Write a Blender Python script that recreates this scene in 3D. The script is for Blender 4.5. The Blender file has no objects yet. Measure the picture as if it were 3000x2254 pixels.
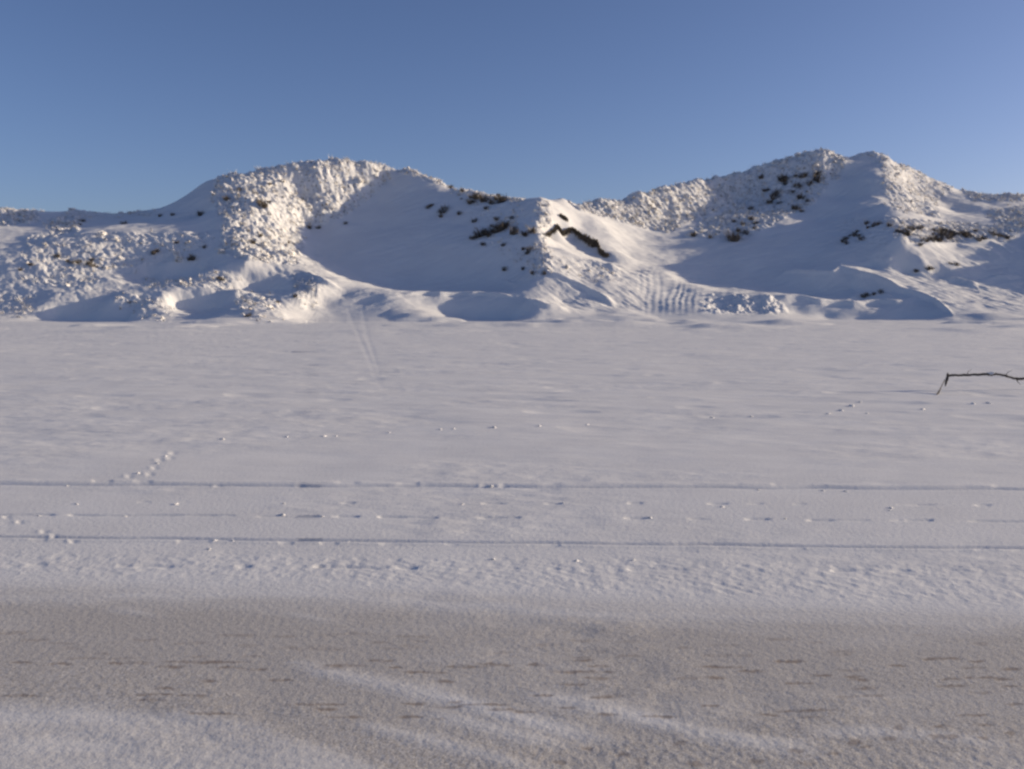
import bpy, math, random
import numpy as np
from mathutils import Vector

random.seed(7)
RNG = np.random.default_rng(11)
scene = bpy.context.scene
COL = scene.collection
R = math.radians

# ---------------------------------------------------------------- camera
F, CX, CY, HOR = 2577.0, 1500.0, 1127.0, 868.0
EYE = 1.6
PITCH = math.atan((CY - HOR) / F)
cam_d = bpy.data.cameras.new("camera")
cam_d.sensor_width = 36.0
cam_d.lens = 36.0 * F / 3000.0
cam_d.clip_start, cam_d.clip_end = 0.05, 6000
cam = bpy.data.objects.new("camera", cam_d)
COL.objects.link(cam)
cam.location = (0, 0, EYE)
cam.rotation_euler = (math.pi / 2 - PITCH, 0, 0)
scene.camera = cam

# ---------------------------------------------------------------- light
SUN_EL, SUN_AZ = 11.3, 9.0        # height; degrees behind the +X (right hand) axis
SV = Vector((math.cos(R(SUN_EL)) * math.cos(R(SUN_AZ)), math.cos(R(SUN_EL)) * math.sin(R(SUN_AZ)), math.sin(R(SUN_EL))))
world = bpy.data.worlds.new("World")
scene.world = world
world.use_nodes = True
wn = world.node_tree
sky = wn.nodes.new("ShaderNodeTexSky")
sky.sky_type = 'NISHITA'
sky.sun_disc = False
sky.sun_elevation = R(SUN_EL)
sky.sun_rotation = R(90 - SUN_AZ)
sky.altitude = 0
sky.air_density = 0.7
sky.dust_density = 1.1
sky.ozone_density = 2.4
wb = wn.nodes.new("ShaderNodeMix")                 # the camera's cool-magenta white balance
wb.data_type, wb.blend_type = 'RGBA', 'MULTIPLY'
wb.inputs[0].default_value = 1.0
wb.inputs[7].default_value = (0.94, 0.865, 0.99, 1)
wn.links.new(sky.outputs[0], wb.inputs[6])
wn.links.new(wb.outputs[2], wn.nodes["Background"].inputs[0])
wn.nodes["Background"].inputs[1].default_value = 0.118
sun_d = bpy.data.lights.new("sun", 'SUN')
sun_d.energy = 5.0
sun_d.angle = R(0.6)
sun_d.color = (1.0, 0.84, 0.62)
sun = bpy.data.objects.new("sun", sun_d)
COL.objects.link(sun)
sun.rotation_euler = (-SV).to_track_quat('-Z', 'Y').to_euler()
scene.view_settings.view_transform = 'Standard'
scene.view_settings.look = 'None'
scene.view_settings.exposure = 0.15
scene.view_settings.gamma = 1.0
scene.cycles.filter_width = 2.6

# ---------------------------------------------------------------- helpers
CP, SP = math.cos(PITCH), math.sin(PITCH)

def at(sx, sy, D):
    u, v = (sx - CX) / F, (CY - sy) / F
    t = D / (CP + v * SP)
    return (u * t, D, EYE + t * (-SP + v * CP))

def ground_pt(sx, sy):
    u, v = (sx - CX) / F, (CY - sy) / F
    t = EYE / (SP - v * CP)
    return (u * t, t * (CP + v * SP))

def project(x, y, z):
    zz = z - EYE
    d = y * CP - zz * SP
    up = y * SP + zz * CP
    return CX + F * x / d, CY - F * up / d

def _hash(ix, iy, seed):
    h = (ix.astype(np.int64) * 374761393 + iy.astype(np.int64) * 668265263 + seed * 1442695041) & 0x7fffffff
    h = ((h ^ (h >> 13)) * 1274126177) & 0x7fffffff
    h = (h ^ (h >> 16)) & 0xffff
    return h / 65535.0

def vnoise(x, y, seed=0):
    ix, iy = np.floor(x), np.floor(y)
    fx, fy = x - ix, y - iy
    fx = fx * fx * fx * (fx * (fx * 6 - 15) + 10)
    fy = fy * fy * fy * (fy * (fy * 6 - 15) + 10)
    a, b = _hash(ix, iy, seed), _hash(ix + 1, iy, seed)
    c, d = _hash(ix, iy + 1, seed), _hash(ix + 1, iy + 1, seed)
    return (a + (b - a) * fx) * (1 - fy) + (c + (d - c) * fx) * fy - 0.5

def fbm(x, y, seed=0, octv=4, gain=0.5):
    s, a = 0, 1.0
    for k in range(octv):
        s = s + a * vnoise(x * 2 ** k + 17.3 * k, y * 2 ** k - 9.1 * k, seed + k)
        a *= gain
    return s

def smooth(a, b, t):
    t = np.clip((t - a) / (b - a), 0, 1)
    return t * t * (3 - 2 * t)

def in_poly(px, py, poly):
    inside = np.zeros(px.shape, bool)
    n = len(poly)
    for i in range(n):
        x0, y0 = poly[i]
        x1, y1 = poly[(i + 1) % n]
        if y0 == y1:
            continue
        c = (py >= min(y0, y1)) & (py < max(y0, y1))
        xi = x0 + (py - y0) * (x1 - x0) / (y1 - y0)
        inside ^= c & (px < xi)
    return inside

def mesh_from(name, verts, quads, smooth_shade=True, attrs=None):
    verts = np.asarray(verts, np.float32)
    quads = np.asarray(quads, np.int32)
    k = quads.shape[1]
    me = bpy.data.meshes.new(name)
    me.vertices.add(len(verts))
    me.vertices.foreach_set("co", verts.ravel())
    me.loops.add(quads.size)
    me.loops.foreach_set("vertex_index", quads.ravel())
    me.polygons.add(len(quads))
    me.polygons.foreach_set("loop_start", np.arange(0, quads.size, k, dtype=np.int32))
    me.polygons.foreach_set("use_smooth", np.full(len(quads), smooth_shade))
    for an, av in (attrs or {}).items():
        a = me.attributes.new(an, 'FLOAT', 'POINT')
        a.data.foreach_set("value", np.asarray(av, np.float32))
    me.update(calc_edges=True)
    me.validate()
    return me

def grid_quads(nr, nc):
    i = np.arange(nr - 1)[:, None] * nc + np.arange(nc - 1)[None, :]
    i = i.ravel()
    return np.stack([i, i + 1, i + nc + 1, i + nc], 1)

def link(name, me, mat=None, parent=None, label=None, cat=None, group=None, kind=None, loc=None):
    o = bpy.data.objects.new(name, me)
    COL.objects.link(o)
    if mat is not None and not me.materials:
        me.materials.append(mat)
    if parent is not None:
        o.parent = parent
    if loc is not None:
        o.location = loc
    for k_, v_ in (("label", label), ("category", cat), ("group", group), ("kind", kind)):
        if v_:
            o[k_] = v_
    return o

# ---------------------------------------------------------------- materials
def new_mat(name):
    m = bpy.data.materials.new(name)
    m.use_nodes = True
    nt = m.node_tree
    return m, nt, nt.nodes["Principled BSDF"]

def N(nt, t, **kw):
    n = nt.nodes.new(t)
    for k, v in kw.items():
        setattr(n, k, v)
    return n

def noise(nt, vec, scale, detail=4, rough=0.55):
    n = N(nt, "ShaderNodeTexNoise")
    n.inputs["Scale"].default_value = scale
    n.inputs["Detail"].default_value = detail
    n.inputs["Roughness"].default_value = rough
    nt.links.new(vec, n.inputs["Vector"])
    return n.outputs["Fac"]

def ramp(nt, fac, stops):
    r = N(nt, "ShaderNodeValToRGB")
    el = r.color_ramp.elements
    while len(el) < len(stops):
        el.new(0.5)
    for e, (p, c) in zip(el, stops):
        e.position = p
        e.color = (c[0], c[1], c[2], 1) if not isinstance(c, (int, float)) else (c, c, c, 1)
    nt.links.new(fac, r.inputs[0])
    return r.outputs["Color"]

def mixc(nt, fac, a, b, mode='MIX'):
    m = N(nt, "ShaderNodeMix", data_type='RGBA', blend_type=mode)
    for sock, v in ((m.inputs[0], fac), (m.inputs[6], a), (m.inputs[7], b)):
        if isinstance(v, (int, float)):
            sock.default_value = v
        elif isinstance(v, tuple):
            sock.default_value = (*v, 1)
        else:
            nt.links.new(v, sock)
    return m.outputs[2]

def math_n(nt, op, a, b=None, clamp=False):
    m = N(nt, "ShaderNodeMath", operation=op, use_clamp=clamp)
    for s, v in zip(m.inputs, (a, b)):
        if v is None:
            continue
        if isinstance(v, (int, float)):
            s.default_value = v
        else:
            nt.links.new(v, s)
    return m.outputs[0]

def bump(nt, height, strength, dist, bsdf, prev=None):
    b = N(nt, "ShaderNodeBump")
    b.inputs["Strength"].default_value = strength
    b.inputs["Distance"].default_value = dist
    nt.links.new(height, b.inputs["Height"])
    if prev is not None:
        nt.links.new(prev, b.inputs["Normal"])
    nt.links.new(b.outputs[0], bsdf.inputs["Normal"])
    return b.outputs[0]

SNOW = (0.83, 0.815, 0.785)

def make_beach_mat():
    m, nt, b = new_mat("snow_and_sand")
    co = N(nt, "ShaderNodeTexCoord").outputs["Object"]
    at_s = N(nt, "ShaderNodeAttribute", attribute_name="sand").outputs["Fac"]
    at_d = N(nt, "ShaderNodeAttribute", attribute_name="dark").outputs["Fac"]
    at_c = N(nt, "ShaderNodeAttribute", attribute_name="crust").outputs["Fac"]
    g1 = noise(nt, co, 150, 2, 0.7)
    g2 = noise(nt, co, 30, 4, 0.6)
    g3 = noise(nt, co, 1.3, 4, 0.6)
    snow = ramp(nt, g3, [(0.3, (0.76, 0.745, 0.72)), (0.7, SNOW)])
    sand_c = ramp(nt, g1, [(0.32, (0.34, 0.305, 0.265)), (0.5, (0.52, 0.485, 0.44)), (0.70, (0.72, 0.69, 0.65))])
    sf = math_n(nt, 'ADD', at_s, math_n(nt, 'MULTIPLY', math_n(nt, 'SUBTRACT', g2, 0.5), 0.55))
    sf = math_n(nt, 'MULTIPLY', math_n(nt, 'MULTIPLY', sf, 1.0, True), math_n(nt, 'MULTIPLY', at_s, 2.5, True), True)
    c = mixc(nt, sf, snow, sand_c)
    speck = ramp(nt, g1, [(0.30, 0.72), (0.46, 1.0)])
    c = mixc(nt, math_n(nt, 'MULTIPLY', at_c, 0.55), c, mixc(nt, 1.0, c, speck, 'MULTIPLY'))
    c = mixc(nt, at_d, c, (0.19, 0.125, 0.085))
    nt.links.new(c, b.inputs["Base Color"])
    b.inputs["Roughness"].default_value = 0.85
    b.inputs["Specular IOR Level"].default_value = 0.15
    w = math_n(nt, 'MULTIPLY', g1, math_n(nt, 'ADD', at_c, 0.12))
    p = bump(nt, w, 0.28, 0.003, b)
    bump(nt, math_n(nt, 'MULTIPLY', g2, math_n(nt, 'ADD', at_c, 0.35)), 0.27, 0.012, b, p)
    return m

def make_dune_mat():
    m, nt, b = new_mat("dune_snow")
    co = N(nt, "ShaderNodeTexCoord").outputs["Object"]
    rough = N(nt, "ShaderNodeAttribute", attribute_name="rough").outputs["Fac"]
    n1 = noise(nt, co, 3.2, 6, 0.65)
    n2 = noise(nt, co, 9.0, 4, 0.6)
    base = ramp(nt, noise(nt, co, 0.35, 3), [(0.3, (0.77, 0.755, 0.735)), (0.7, SNOW)])
    gap = ramp(nt, n1, [(0.35, 1.0), (0.45, 0.0)])
    c = mixc(nt, math_n(nt, 'MULTIPLY', gap, math_n(nt, 'MULTIPLY', rough, 0.9)), base, (0.24, 0.20, 0.15))
    nt.links.new(c, b.inputs["Base Color"])
    b.inputs["Roughness"].default_value = 0.9
    b.inputs["Specular IOR Level"].default_value = 0.118
    p = bump(nt, math_n(nt, 'MULTIPLY', n2, math_n(nt, 'ADD', rough, 0.06)), 0.6, 0.12, b)
    return m

def make_frost_mat():
    m, nt, b = new_mat("rime_frost_on_scrub")
    co = N(nt, "ShaderNodeTexCoord").outputs["Object"]
    n1 = noise(nt, co, 4.0, 6, 0.7)
    c = ramp(nt, n1, [(0.36, (0.19, 0.155, 0.11)), (0.44, (0.53, 0.485, 0.42)), (0.51, (0.84, 0.81, 0.77))])
    nt.links.new(c, b.inputs["Base Color"])
    b.inputs["Roughness"].default_value = 0.9
    b.inputs["Specular IOR Level"].default_value = 0.118
    bump(nt, noise(nt, co, 14, 4, 0.65), 0.8, 0.08, b)
    return m

def simple_mat(name, c0, c1, scale, bmp=0.02):
    m, nt, b = new_mat(name)
    co = N(nt, "ShaderNodeTexCoord").outputs["Object"]
    n1 = noise(nt, co, scale, 5, 0.65)
    nt.links.new(ramp(nt, n1, [(0.3, c0), (0.7, c1)]), b.inputs["Base Color"])
    b.inputs["Roughness"].default_value = 0.85
    bump(nt, n1, 0.6, bmp, b)
    return m

M_BEACH, M_DUNE, M_FROST = make_beach_mat(), make_dune_mat(), make_frost_mat()
M_TUFT = simple_mat("dead_grass", (0.065, 0.052, 0.037), (0.22, 0.178, 0.128), 4)
M_TURF = simple_mat("bare_turf", (0.04, 0.032, 0.023), (0.15, 0.118, 0.08), 4, 0.08)
M_BARK = simple_mat("wet_bark", (0.025, 0.020, 0.018), (0.07, 0.055, 0.045), 30, 0.004)
M_SNOW = simple_mat("packed_snow", (0.76, 0.75, 0.74), (0.84, 0.825, 0.81), 12, 0.01)

# ---------------------------------------------------------------- terrain control points (source pixel, row, distance)
SKY_LINE = [(-600, 620, 84), (-300, 602, 84), (-150, 604, 84), (0, 606, 84), (100, 617, 83), (226, 616, 83), (280, 626, 83), (407, 620, 84), (479, 610, 84),
            (542, 574, 84), (610, 533, 83), (669, 515, 83), (759, 496, 84), (859, 478, 84), (930, 475, 84.5), (1000, 474, 85), (1089, 474, 86), (1130, 482, 87),
            (1157, 499, 88), (1202, 494, 87), (1270, 522, 85), (1378, 552, 82), (1440, 569, 80), (1491, 583, 78.5), (1541, 582, 76.5), (1582, 579, 75.5),
            (1650, 576, 78), (1762, 571, 81.5), (1879, 558, 85), (1942, 543, 88), (1995, 533, 89.8), (2050, 523, 91.5), (2100, 513, 93), (2159, 504, 94.5), (2230, 486, 95.2), (2298, 467, 95.5), (2370, 447, 95), (2416, 441, 94.5), (2479, 456, 95),
            (2515, 450, 96.2), (2552, 444, 95.6), (2592, 455, 95), (2669, 487, 97), (2746, 530, 96.5), (2814, 556, 96), (2882, 570, 95), (2995, 571, 94),
            (3150, 630, 88), (3400, 730, 86), (3800, 790, 84), (4300, 810, 84)]
PTS = """
633 533 82;640 580 77;650 640 72;680 700 68;720 765 64;640 560 79
863 581 80;872 640 77.5;878 690 75;872 755 69;780 600 76;790 680 71.5;800 750 66.5;760 530 81.5;700 560 79
888 600 82;905 665 78.5;900 720 73.5;905 520 83
600 640 77;600 682 71;640 720 68;660 765 65
450 645 79;350 650 79;250 655 79;120 650 79;0 650 79;-200 650 78
130 684 72;250 681 70.5;400 681 70.5;500 682 70.5;560 683 70.5;0 690 72;-200 690 70
60 705 70.5;0 712 69.5
100 770 65.5;180 782 65.2;250 786 65.3;330 778 66;400 768 66.8;480 768 66.8;550 772 66.5;620 775 65.5
0 770 65.5;30 830 62.5;150 805 63.8;280 808 63.6;350 820 63;-200 800 64;-200 880 60
0 885 60;90 890 59.5;60 925 57.5;130 905 58.5
407 770 66.3;500 766 66.5;590 770 66.2;440 815 65.5;520 816 65.5;580 816 65.2;612 795 63.4;640 835 61.8;500 840 62
400 845 61.5;300 845 61.5;200 850 61
690 822 62.5;720 814 63.5;790 815 63.5;850 830 61.8;730 857 62.2;790 858 62;845 858 61;880 872 58.8;925 850 60.2;960 828 61.5
510 850 60.2;560 848 60.4;600 848 60.4;690 850 59.8;530 912 58.9;600 914 58.9;690 910 58.5;722 885 56.8;760 902 55.5;800 922 53.5;830 930 53
480 870 58.8;470 900 57.0
160 878 59.3;210 872 59.5;260 868 59.8;330 878 58.6;400 900 57;170 934 58.4;250 940 58;300 943 57.2;380 943 57;430 943 56.2;455 922 55.2;490 933 54.3
620 930 54;700 945 51.5;770 948 50.8;840 940 52
1157 500 87.8;1125 535 86.2;1090 572 84.5;1030 610 82;960 645 79.5;905 680 77
950 500 84;1000 540 84;1050 510 85.3;960 590 81;920 620 80
1200 560 83.5;1200 620 79.5;1300 580 81;1300 640 77;1400 600 77.8;1400 650 74.6;1480 620 75;1500 660 72.4;1550 610 74;1550 660 71
1000 700 75.5;1100 700 75;1200 700 73.6;1300 720 71.2;1400 730 69.8;1500 740 68;1555 720 68.3
920 750 72;1000 780 70;1100 800 69;1200 810 68.5;1300 815 67.8;1400 805 67.2;1500 800 66;1560 785 65.7
1200 850 66;1100 835 67;1350 850 65.5;1450 850 64.5
867 777 65.5;910 795 64.5;953 812 63.4;1010 832 62.2;1062 848 61.3;1130 858 60.8;1197 864 60.9;1290 863 61.3;1378 862 61.4;1440 864 61.2;1500 872 60.6;1550 884 58.8;1575 895 57.8;1610 905 57.6
1230 888 60.4;1290 912 60.1;1340 926 59.7;1400 935 59.4;1500 940 58.8;1515 938 58.2;1545 930 56.8;1600 925 57;1250 925 58;1350 936 57.5
1000 870 60.8;950 890 59.8;900 905 58.6;1080 890 60
1575 600 74;1574 640 71.3;1572 690 68.6;1580 730 66.4;1592 770 64.3;1575 800 63.4;1520 830 63.6;1610 790 64
1650 600 76.5;1700 615 78;1620 640 73;1650 645 74;1700 660 75
1600 680 71;1640 674 72.2;1671 664 73.4;1720 700 72.6;1790 745 70.6
1608 702 71.2;1645 700 72.4;1675 700 73.3;1720 728 72.4;1785 764 70.5
1620 738 67.8;1700 765 67.4;1760 782 67;1830 798 66.8
1600 830 62.2;1680 840 62.3;1740 870 61.4;1790 890 60.4;1650 890 60.5;1500 855 63
1700 810 64.5;1780 830 63.5
1800 650 78.5;1850 700 76.5;1850 760 72.2;1870 790 69.5;1740 640 76.5;1790 690 74.5;1830 750 71.2;1900 700 77.5;1900 750 73.5
1900 830 65.5;1900 870 62.5;1900 910 60;1980 850 64;1980 890 61.5;1980 920 59
1760 600 81;1850 620 82;1950 630 84.4;1900 670 80;2000 600 87;2080 600 88.5;2140 590 89.6;1880 590 84.5;1960 575 87
2150 600 91;2060 640 85.5;1980 665 81.3;1925 690 78.4
2200 560 92.5;2300 540 92;2300 600 87.5;2400 600 85.5;2400 550 89.5;2200 640 82.5;2300 660 79.5;2100 560 92
2000 700 77.6;2100 700 77.2;2200 700 76.6;2000 770 72.5;2100 790 71.5;2200 800 70.5;2050 830 68.5;2200 845 67;2300 850 66.5;2400 855 66
2350 490 93.5;2420 480 93.5;2450 510 93;2380 520 92
2485 475 95.3;2480 520 92;2450 580 88;2400 650 82.5;2300 720 75;2200 760 72.4
2530 500 91.6;2540 560 87;2530 620 81.5;2500 680 76;2450 740 71;2550 740 70.2;2350 780 71;2600 760 68.6;2620 780 68
2592 470 93;2560 480 93.6;2590 520 88;2590 590 79.8;2610 650 73.8;2640 692 70
2680 560 92.5;2750 590 92;2800 620 89;2900 600 90.5;2700 630 84.5;2800 655 83;2900 660 81.5;2980 640 85;2850 600 89.5
2650 705 70.4;2750 705 73;2850 708 73.8;2950 705 74.8;2750 685 75.5;2850 680 76.8;2940 680 77.5
2700 760 68.4;2800 750 70.2;2900 750 71.4;3000 745 72;2850 790 68.3
1950 800 68.5;2060 848 64.4;2150 862 63.2;2230 866 62.6;2300 873 62;2400 884 61.6;2500 886 61.5;2620 881 61.6;2700 869 62.3
2330 912 60.9;2420 932 60.3;2520 937 59.9;2640 936 59.8;2730 932 59.4;2795 928 57.8;2250 915 59.4;2150 910 59.8;2060 905 60.2
2300 797 69;2380 797 67.6;2440 796 66.8;2520 806 65.8;2600 830 64.4;2700 855 62.8;2760 890 60.6;2795 924 58.4
2380 830 67;2500 845 65.6;2580 860 64;2350 860 66
2560 790 68.6;2650 805 68;2750 815 67.4;2850 830 66.4;2920 830 66.8;2780 840 64.8;2850 858 63.8
2830 885 61.2;2900 885 62;3000 885 62.8;2830 910 59.6;2950 815 67.6;3050 800 68.5
3415 625 73;3400 630 76;3380 660 70.5;3420 720 68.5;3460 800 65;3250 690 73;3400 760 72;3300 885 64;3700 830 74;3700 890 64;4200 880 66
"""  # last row: unseen ridge added off-frame right to shade the lower right slopes
P = [at(*t) for t in SKY_LINE]
for (sx, sy, D) in SKY_LINE:                       # the far side of the ridge, out of sight
    x, y, z = at(sx, sy, D)
    P.append((x * 1.05, y + 5, z - 1.3))
    P.append((x * 1.12, y + 14, z * 0.62))
    P.append((x * 1.3, y + 38, 3.0))
for chunk in PTS.replace("\n", ";").split(";"):
    if chunk.strip():
        P.append(at(*[float(v) for v in chunk.split()]))
for sx in range(-900, 4400, 150):
    toe = 60.5 if sx < -50 else (57.8 if sx > 860 else 53.5 if sx < 450 else 50)
    if sx > 2850: toe = 59.5
    u = (sx - CX) / F
    for D in (toe - 1.5, toe - 5, toe - 10, 36, 30):
        P.append((u * D, D, 0.0))
P = np.array(P)
_, keep = np.unique(np.round(P[:, :2], 2), axis=0, return_index=True)
P = P[np.sort(keep)]

def rbf_fit(P, lam):
    n = len(P)
    d = np.sqrt((P[:, None, 0] - P[None, :, 0]) ** 2 + (P[:, None, 1] - P[None, :, 1]) ** 2)
    A = np.zeros((n + 3, n + 3))
    A[:n, :n] = -d + lam * np.eye(n) * -1.0 * -1.0
    Q = np.column_stack([np.ones(n), P[:, 0], P[:, 1]])
    A[:n, n:] = Q
    A[n:, :n] = Q.T
    b = np.concatenate([P[:, 2], np.zeros(3)])
    return np.linalg.solve(A, b)

W = rbf_fit(P, 0.02)

def rbf_eval(x, y):
    out = np.empty(x.size)
    xf, yf = x.ravel(), y.ravel()
    px, py = P[:, 0].astype(np.float32), P[:, 1].astype(np.float32)
    w = W[:-3].astype(np.float32)
    for i in range(0, x.size, 40000):
        a, b = xf[i:i + 40000].astype(np.float32), yf[i:i + 40000].astype(np.float32)
        d = np.sqrt((a[:, None] - px) ** 2 + (b[:, None] - py) ** 2)
        out[i:i + 40000] = -(d @ w) + W[-3] + W[-2] * a + W[-1] * b
    return out.reshape(x.shape)

GX0, GX1, GY0, GY1, GS = -95.0, 118.0, 30.0, 142.0, 0.25
gx = np.arange(GX0, GX1, GS)
gy = np.arange(GY0, GY1, GS)
GXX, GYY = np.meshgrid(gx, gy)
HG = rbf_eval(GXX, GYY)
for _ in range(1):                                  # soften the control points' cusps
    Hp = np.pad(HG, 1, mode='edge')
    HG = 0.4 * HG + 0.15 * (Hp[:-2, 1:-1] + Hp[2:, 1:-1] + Hp[1:-1, :-2] + Hp[1:-1, 2:])
HG = np.where(HG < 0, HG * 0.15, HG) * smooth(31, 44, GYY)

def big_height(x, y):
    fx = np.clip((x - GX0) / GS, 0, len(gx) - 2.001)
    fy = np.clip((y - GY0) / GS, 0, len(gy) - 2.001)
    ix, iy = fx.astype(int), fy.astype(int)
    tx, ty = fx - ix, fy - iy
    h = (HG[iy, ix] * (1 - tx) + HG[iy, ix + 1] * tx) * (1 - ty) + (HG[iy + 1, ix] * (1 - tx) + HG[iy + 1, ix + 1] * tx) * ty
    return np.where(y < 31, 0.0, h)

# ---------------------------------------------------------------- fields of frosted scrub, as polygons seen from the beach, with density and size
FIELDS = [
    ("ridge", 1.0, .34, [(-400, 590), (110, 600), (115, 650), (0, 665), (-400, 660)]),
    ("ridge", .9, .30, [(160, 640), (235, 606), (230, 680), (140, 690)]),
    ("ridge", .35, .22, [(235, 606), (480, 600), (480, 635), (235, 640)]),
    ("bank", .42, .40, [(80, 690), (620, 680), (625, 720), (560, 765), (300, 792), (60, 800)]),
    ("buttress", .55, .36, [(633, 525), (700, 500), (860, 470), (868, 581), (888, 720), (872, 770), (760, 770), (640, 745), (650, 640), (610, 590)]),
    ("hilltop", .7, .34, [(860, 455), (1100, 455), (1157, 497), (1090, 578), (980, 648), (885, 672), (862, 600)]),
    ("crest", .9, .28, [(1157, 480), (1202, 475), (1500, 565), (1575, 570), (1490, 600), (1380, 572), (1260, 534), (1165, 508)]),
    ("crest", .22, .26, [(1340, 560), (1570, 590), (1570, 790), (1400, 720), (1380, 650)]),
    ("spur", .8, .28, [(1572, 585), (1610, 590), (1620, 650), (1600, 690), (1620, 790), (1570, 815), (1540, 780), (1572, 720)]),
    ("saddle", 1.0, .34, [(1640, 568), (1762, 556), (1942, 535), (2150, 585), (2130, 605), (1960, 680), (1880, 665), (1780, 640), (1700, 620)]),
    ("flank", .7, .28, [(1942, 530), (2300, 455), (2340, 500), (2150, 590)]),
    ("peak", 1.0, .34, [(2290, 455), (2416, 425), (2487, 450), (2460, 525), (2330, 530)]),
    ("flank", .6, .28, [(2160, 590), (2300, 520), (2440, 520), (2380, 600), (2180, 700), (2000, 690)]),
    ("rib", .42, .28, [(2500, 440), (2600, 445), (2800, 545), (2740, 600), (2760, 640), (2620, 620), (2585, 560), (2580, 480)]),
    ("rib", .8, .26, [(2810, 548), (3300, 570), (3300, 595), (2850, 590)]),
    ("rib", .8, .28, [(2890, 620), (3000, 600), (3060, 680), (2940, 680)]),
    ("rib", .5, .28, [(2600, 640), (2960, 665), (2960, 712), (2640, 712)]),
    ("mounds", .35, .26, [(600, 770), (680, 800), (690, 845), (610, 850)]),
    ("mounds", .35, .24, [(340, 855), (500, 880), (500, 945), (440, 940), (330, 890)]),
    ("mounds", .35, .26, [(690, 850), (800, 870), (840, 935), (760, 950), (700, 920)]),
    ("mounds", .35, .24, [(850, 800), (960, 825), (930, 880), (870, 880)]),
    ("mounds", .3, .26, [(-200, 830), (90, 870), (130, 930), (-200, 935)]),
    ("mounds", .35, .28, [(80, 770), (300, 800), (280, 850), (60, 830)]),
    ("mounds", .4, .2, [(420, 815), (600, 818), (600, 845), (420, 845)]),
    ("spur", .35, .24, [(1620, 750), (1830, 795), (1800, 830), (1640, 800)]),
]
ROUGH_EXTRA = [(0.1, [(2055, 852), (2300, 872), (2310, 925), (2060, 912)]), (.5, [(2470, 640), (2600, 640), (2620, 720), (2450, 720)])]

# ---------------------------------------------------------------- dunes mesh
us = np.concatenate([np.linspace(-1.15, -0.64, 110)[:-1], np.linspace(-0.64, 0.64, 1150), np.linspace(0.64, 1.25, 120)[1:]])
def split_D(u):
    return np.interp(u, [-1.2, -.62, -.58, -.42, -.3, -.25, -.22, .5, .55, 1.3], [58, 57, 53.5, 51.5, 48.5, 49, 55.5, 56, 57.5, 58])
vs = np.concatenate([np.linspace(0, 0.5, 680)[:-1], np.linspace(0.5, 1.0, 60)])
D0 = split_D(us)
V2 = vs[:, None]
DD = np.where(V2 <= 0.5, D0[None, :] + (101 - D0[None, :]) * V2 * 2, 101 + 41 * (V2 - 0.5) * 2)
XX = us[None, :] * DD
ZB = big_height(XX, DD)
SXg, SYg = project(XX, DD, ZB)
rough = np.zeros(XX.shape)
for _, dens, size, poly in FIELDS:
    rough = np.maximum(rough, in_poly(SXg, SYg, poly) * min(1.0, dens * (1.55 if _ in ('buttress', 'hilltop', 'saddle', 'peak', 'flank', 'rib') else 1.0)))
for dens, poly in ROUGH_EXTRA:
    rough = np.maximum(rough, in_poly(SXg, SYg, poly) * dens * 0.6)
# soften the field edges
for _ in range(5):
    rp = np.pad(rough, 1, mode='edge')
    rough = (rp[:-2, 1:-1] + rp[2:, 1:-1] + rp[1:-1, :-2] + rp[1:-1, 2:] + 2 * rough) / 6
amp = np.clip(ZB / 1.0, 0, 1)
Z = ZB + amp * (0.30 * fbm(XX / 4.0, DD / 3.0, 3, 4)) * 0.8
AL, AC = (XX - DD) * .707, (XX + DD) * .707             # along and across the way the scrub leans
billow = .75 * (np.abs(fbm(AL / 1.7, AC / .85, 21, 3, .5)) - .2) + .45 * (np.abs(fbm(AL / .7, AC / .42, 23, 2, .5)) - .2)
Z += amp * rough * (0.62 * billow + 0.14 * fbm(AL / .30, AC / .20, 5, 3, .6))
left = smooth(-600, -300, SXg) * (1 - smooth(900, 1020, SXg)) * smooth(690, 790, SYg) * (1 - smooth(925, 950, SYg))
Z += amp * left * (0.13 * (np.abs(fbm(AL / 2.6, AC / 1.1, 121, 4, .55)) - .18) + .03 * fbm(AL / .4, AC / .25, 125, 3))
mid = smooth(1540, 1600, SXg) * (1 - smooth(1880, 1940, SXg)) * smooth(760, 800, SYg) * (1 - smooth(905, 935, SYg)) + smooth(2450, 2560, SXg) * smooth(690, 760, SYg) * (1 - smooth(900, 930, SYg))
Z += amp * mid * 0.13 * (np.abs(fbm(AL / 2.4, AC / .7, 131, 4, .55)) - .18)
Z += 0.55 * np.clip(fbm(XX / 5.5, DD / 3.2, 411, 3), 0, 1) * (1 - smooth(57, 61, DD))
# wind-packed ribs that lean with the slope
Z += amp * 0.07 * fbm((XX + DD * .5) / 2.2, (DD - XX * .35) / .5, 9, 3)
Z += amp * 0.012 * fbm(XX / .25, DD / .2, 31, 2)
# slide marks on the fan below the saddle
fan = smooth(1840, 1900, SXg) * (1 - smooth(2010, 2110, SXg)) * smooth(790, 850, SYg + .35 * (2000 - SXg) - 20) * (1 - smooth(890, 935, SYg)) * (.55 + .9 * vnoise(SXg / 24., SYg / 60., 12) + .3)
wob = 9 * vnoise(SYg / 22, SXg * 0 + 3.1, 44) + 26 * vnoise(SXg / 45, SYg / 90, 45)
Z += fan * 0.014 * np.sin((SXg + wob + (SYg - 860) * .12) / 20.0 * 2 * math.pi) * (0.6 + 1.0 * vnoise(SXg / 50, SYg / 40, 71) + .4)
deb = smooth(2040, 2090, SXg) * (1 - smooth(2270, 2330, SXg)) * smooth(848, 866, SYg - .07 * (SXg - 2060)) * (1 - smooth(905, 925, SYg))
Z += deb * 0.5 * np.clip(fbm(XX / .9, DD / 1.1, 77, 4, .6), -.2, 1)

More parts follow.
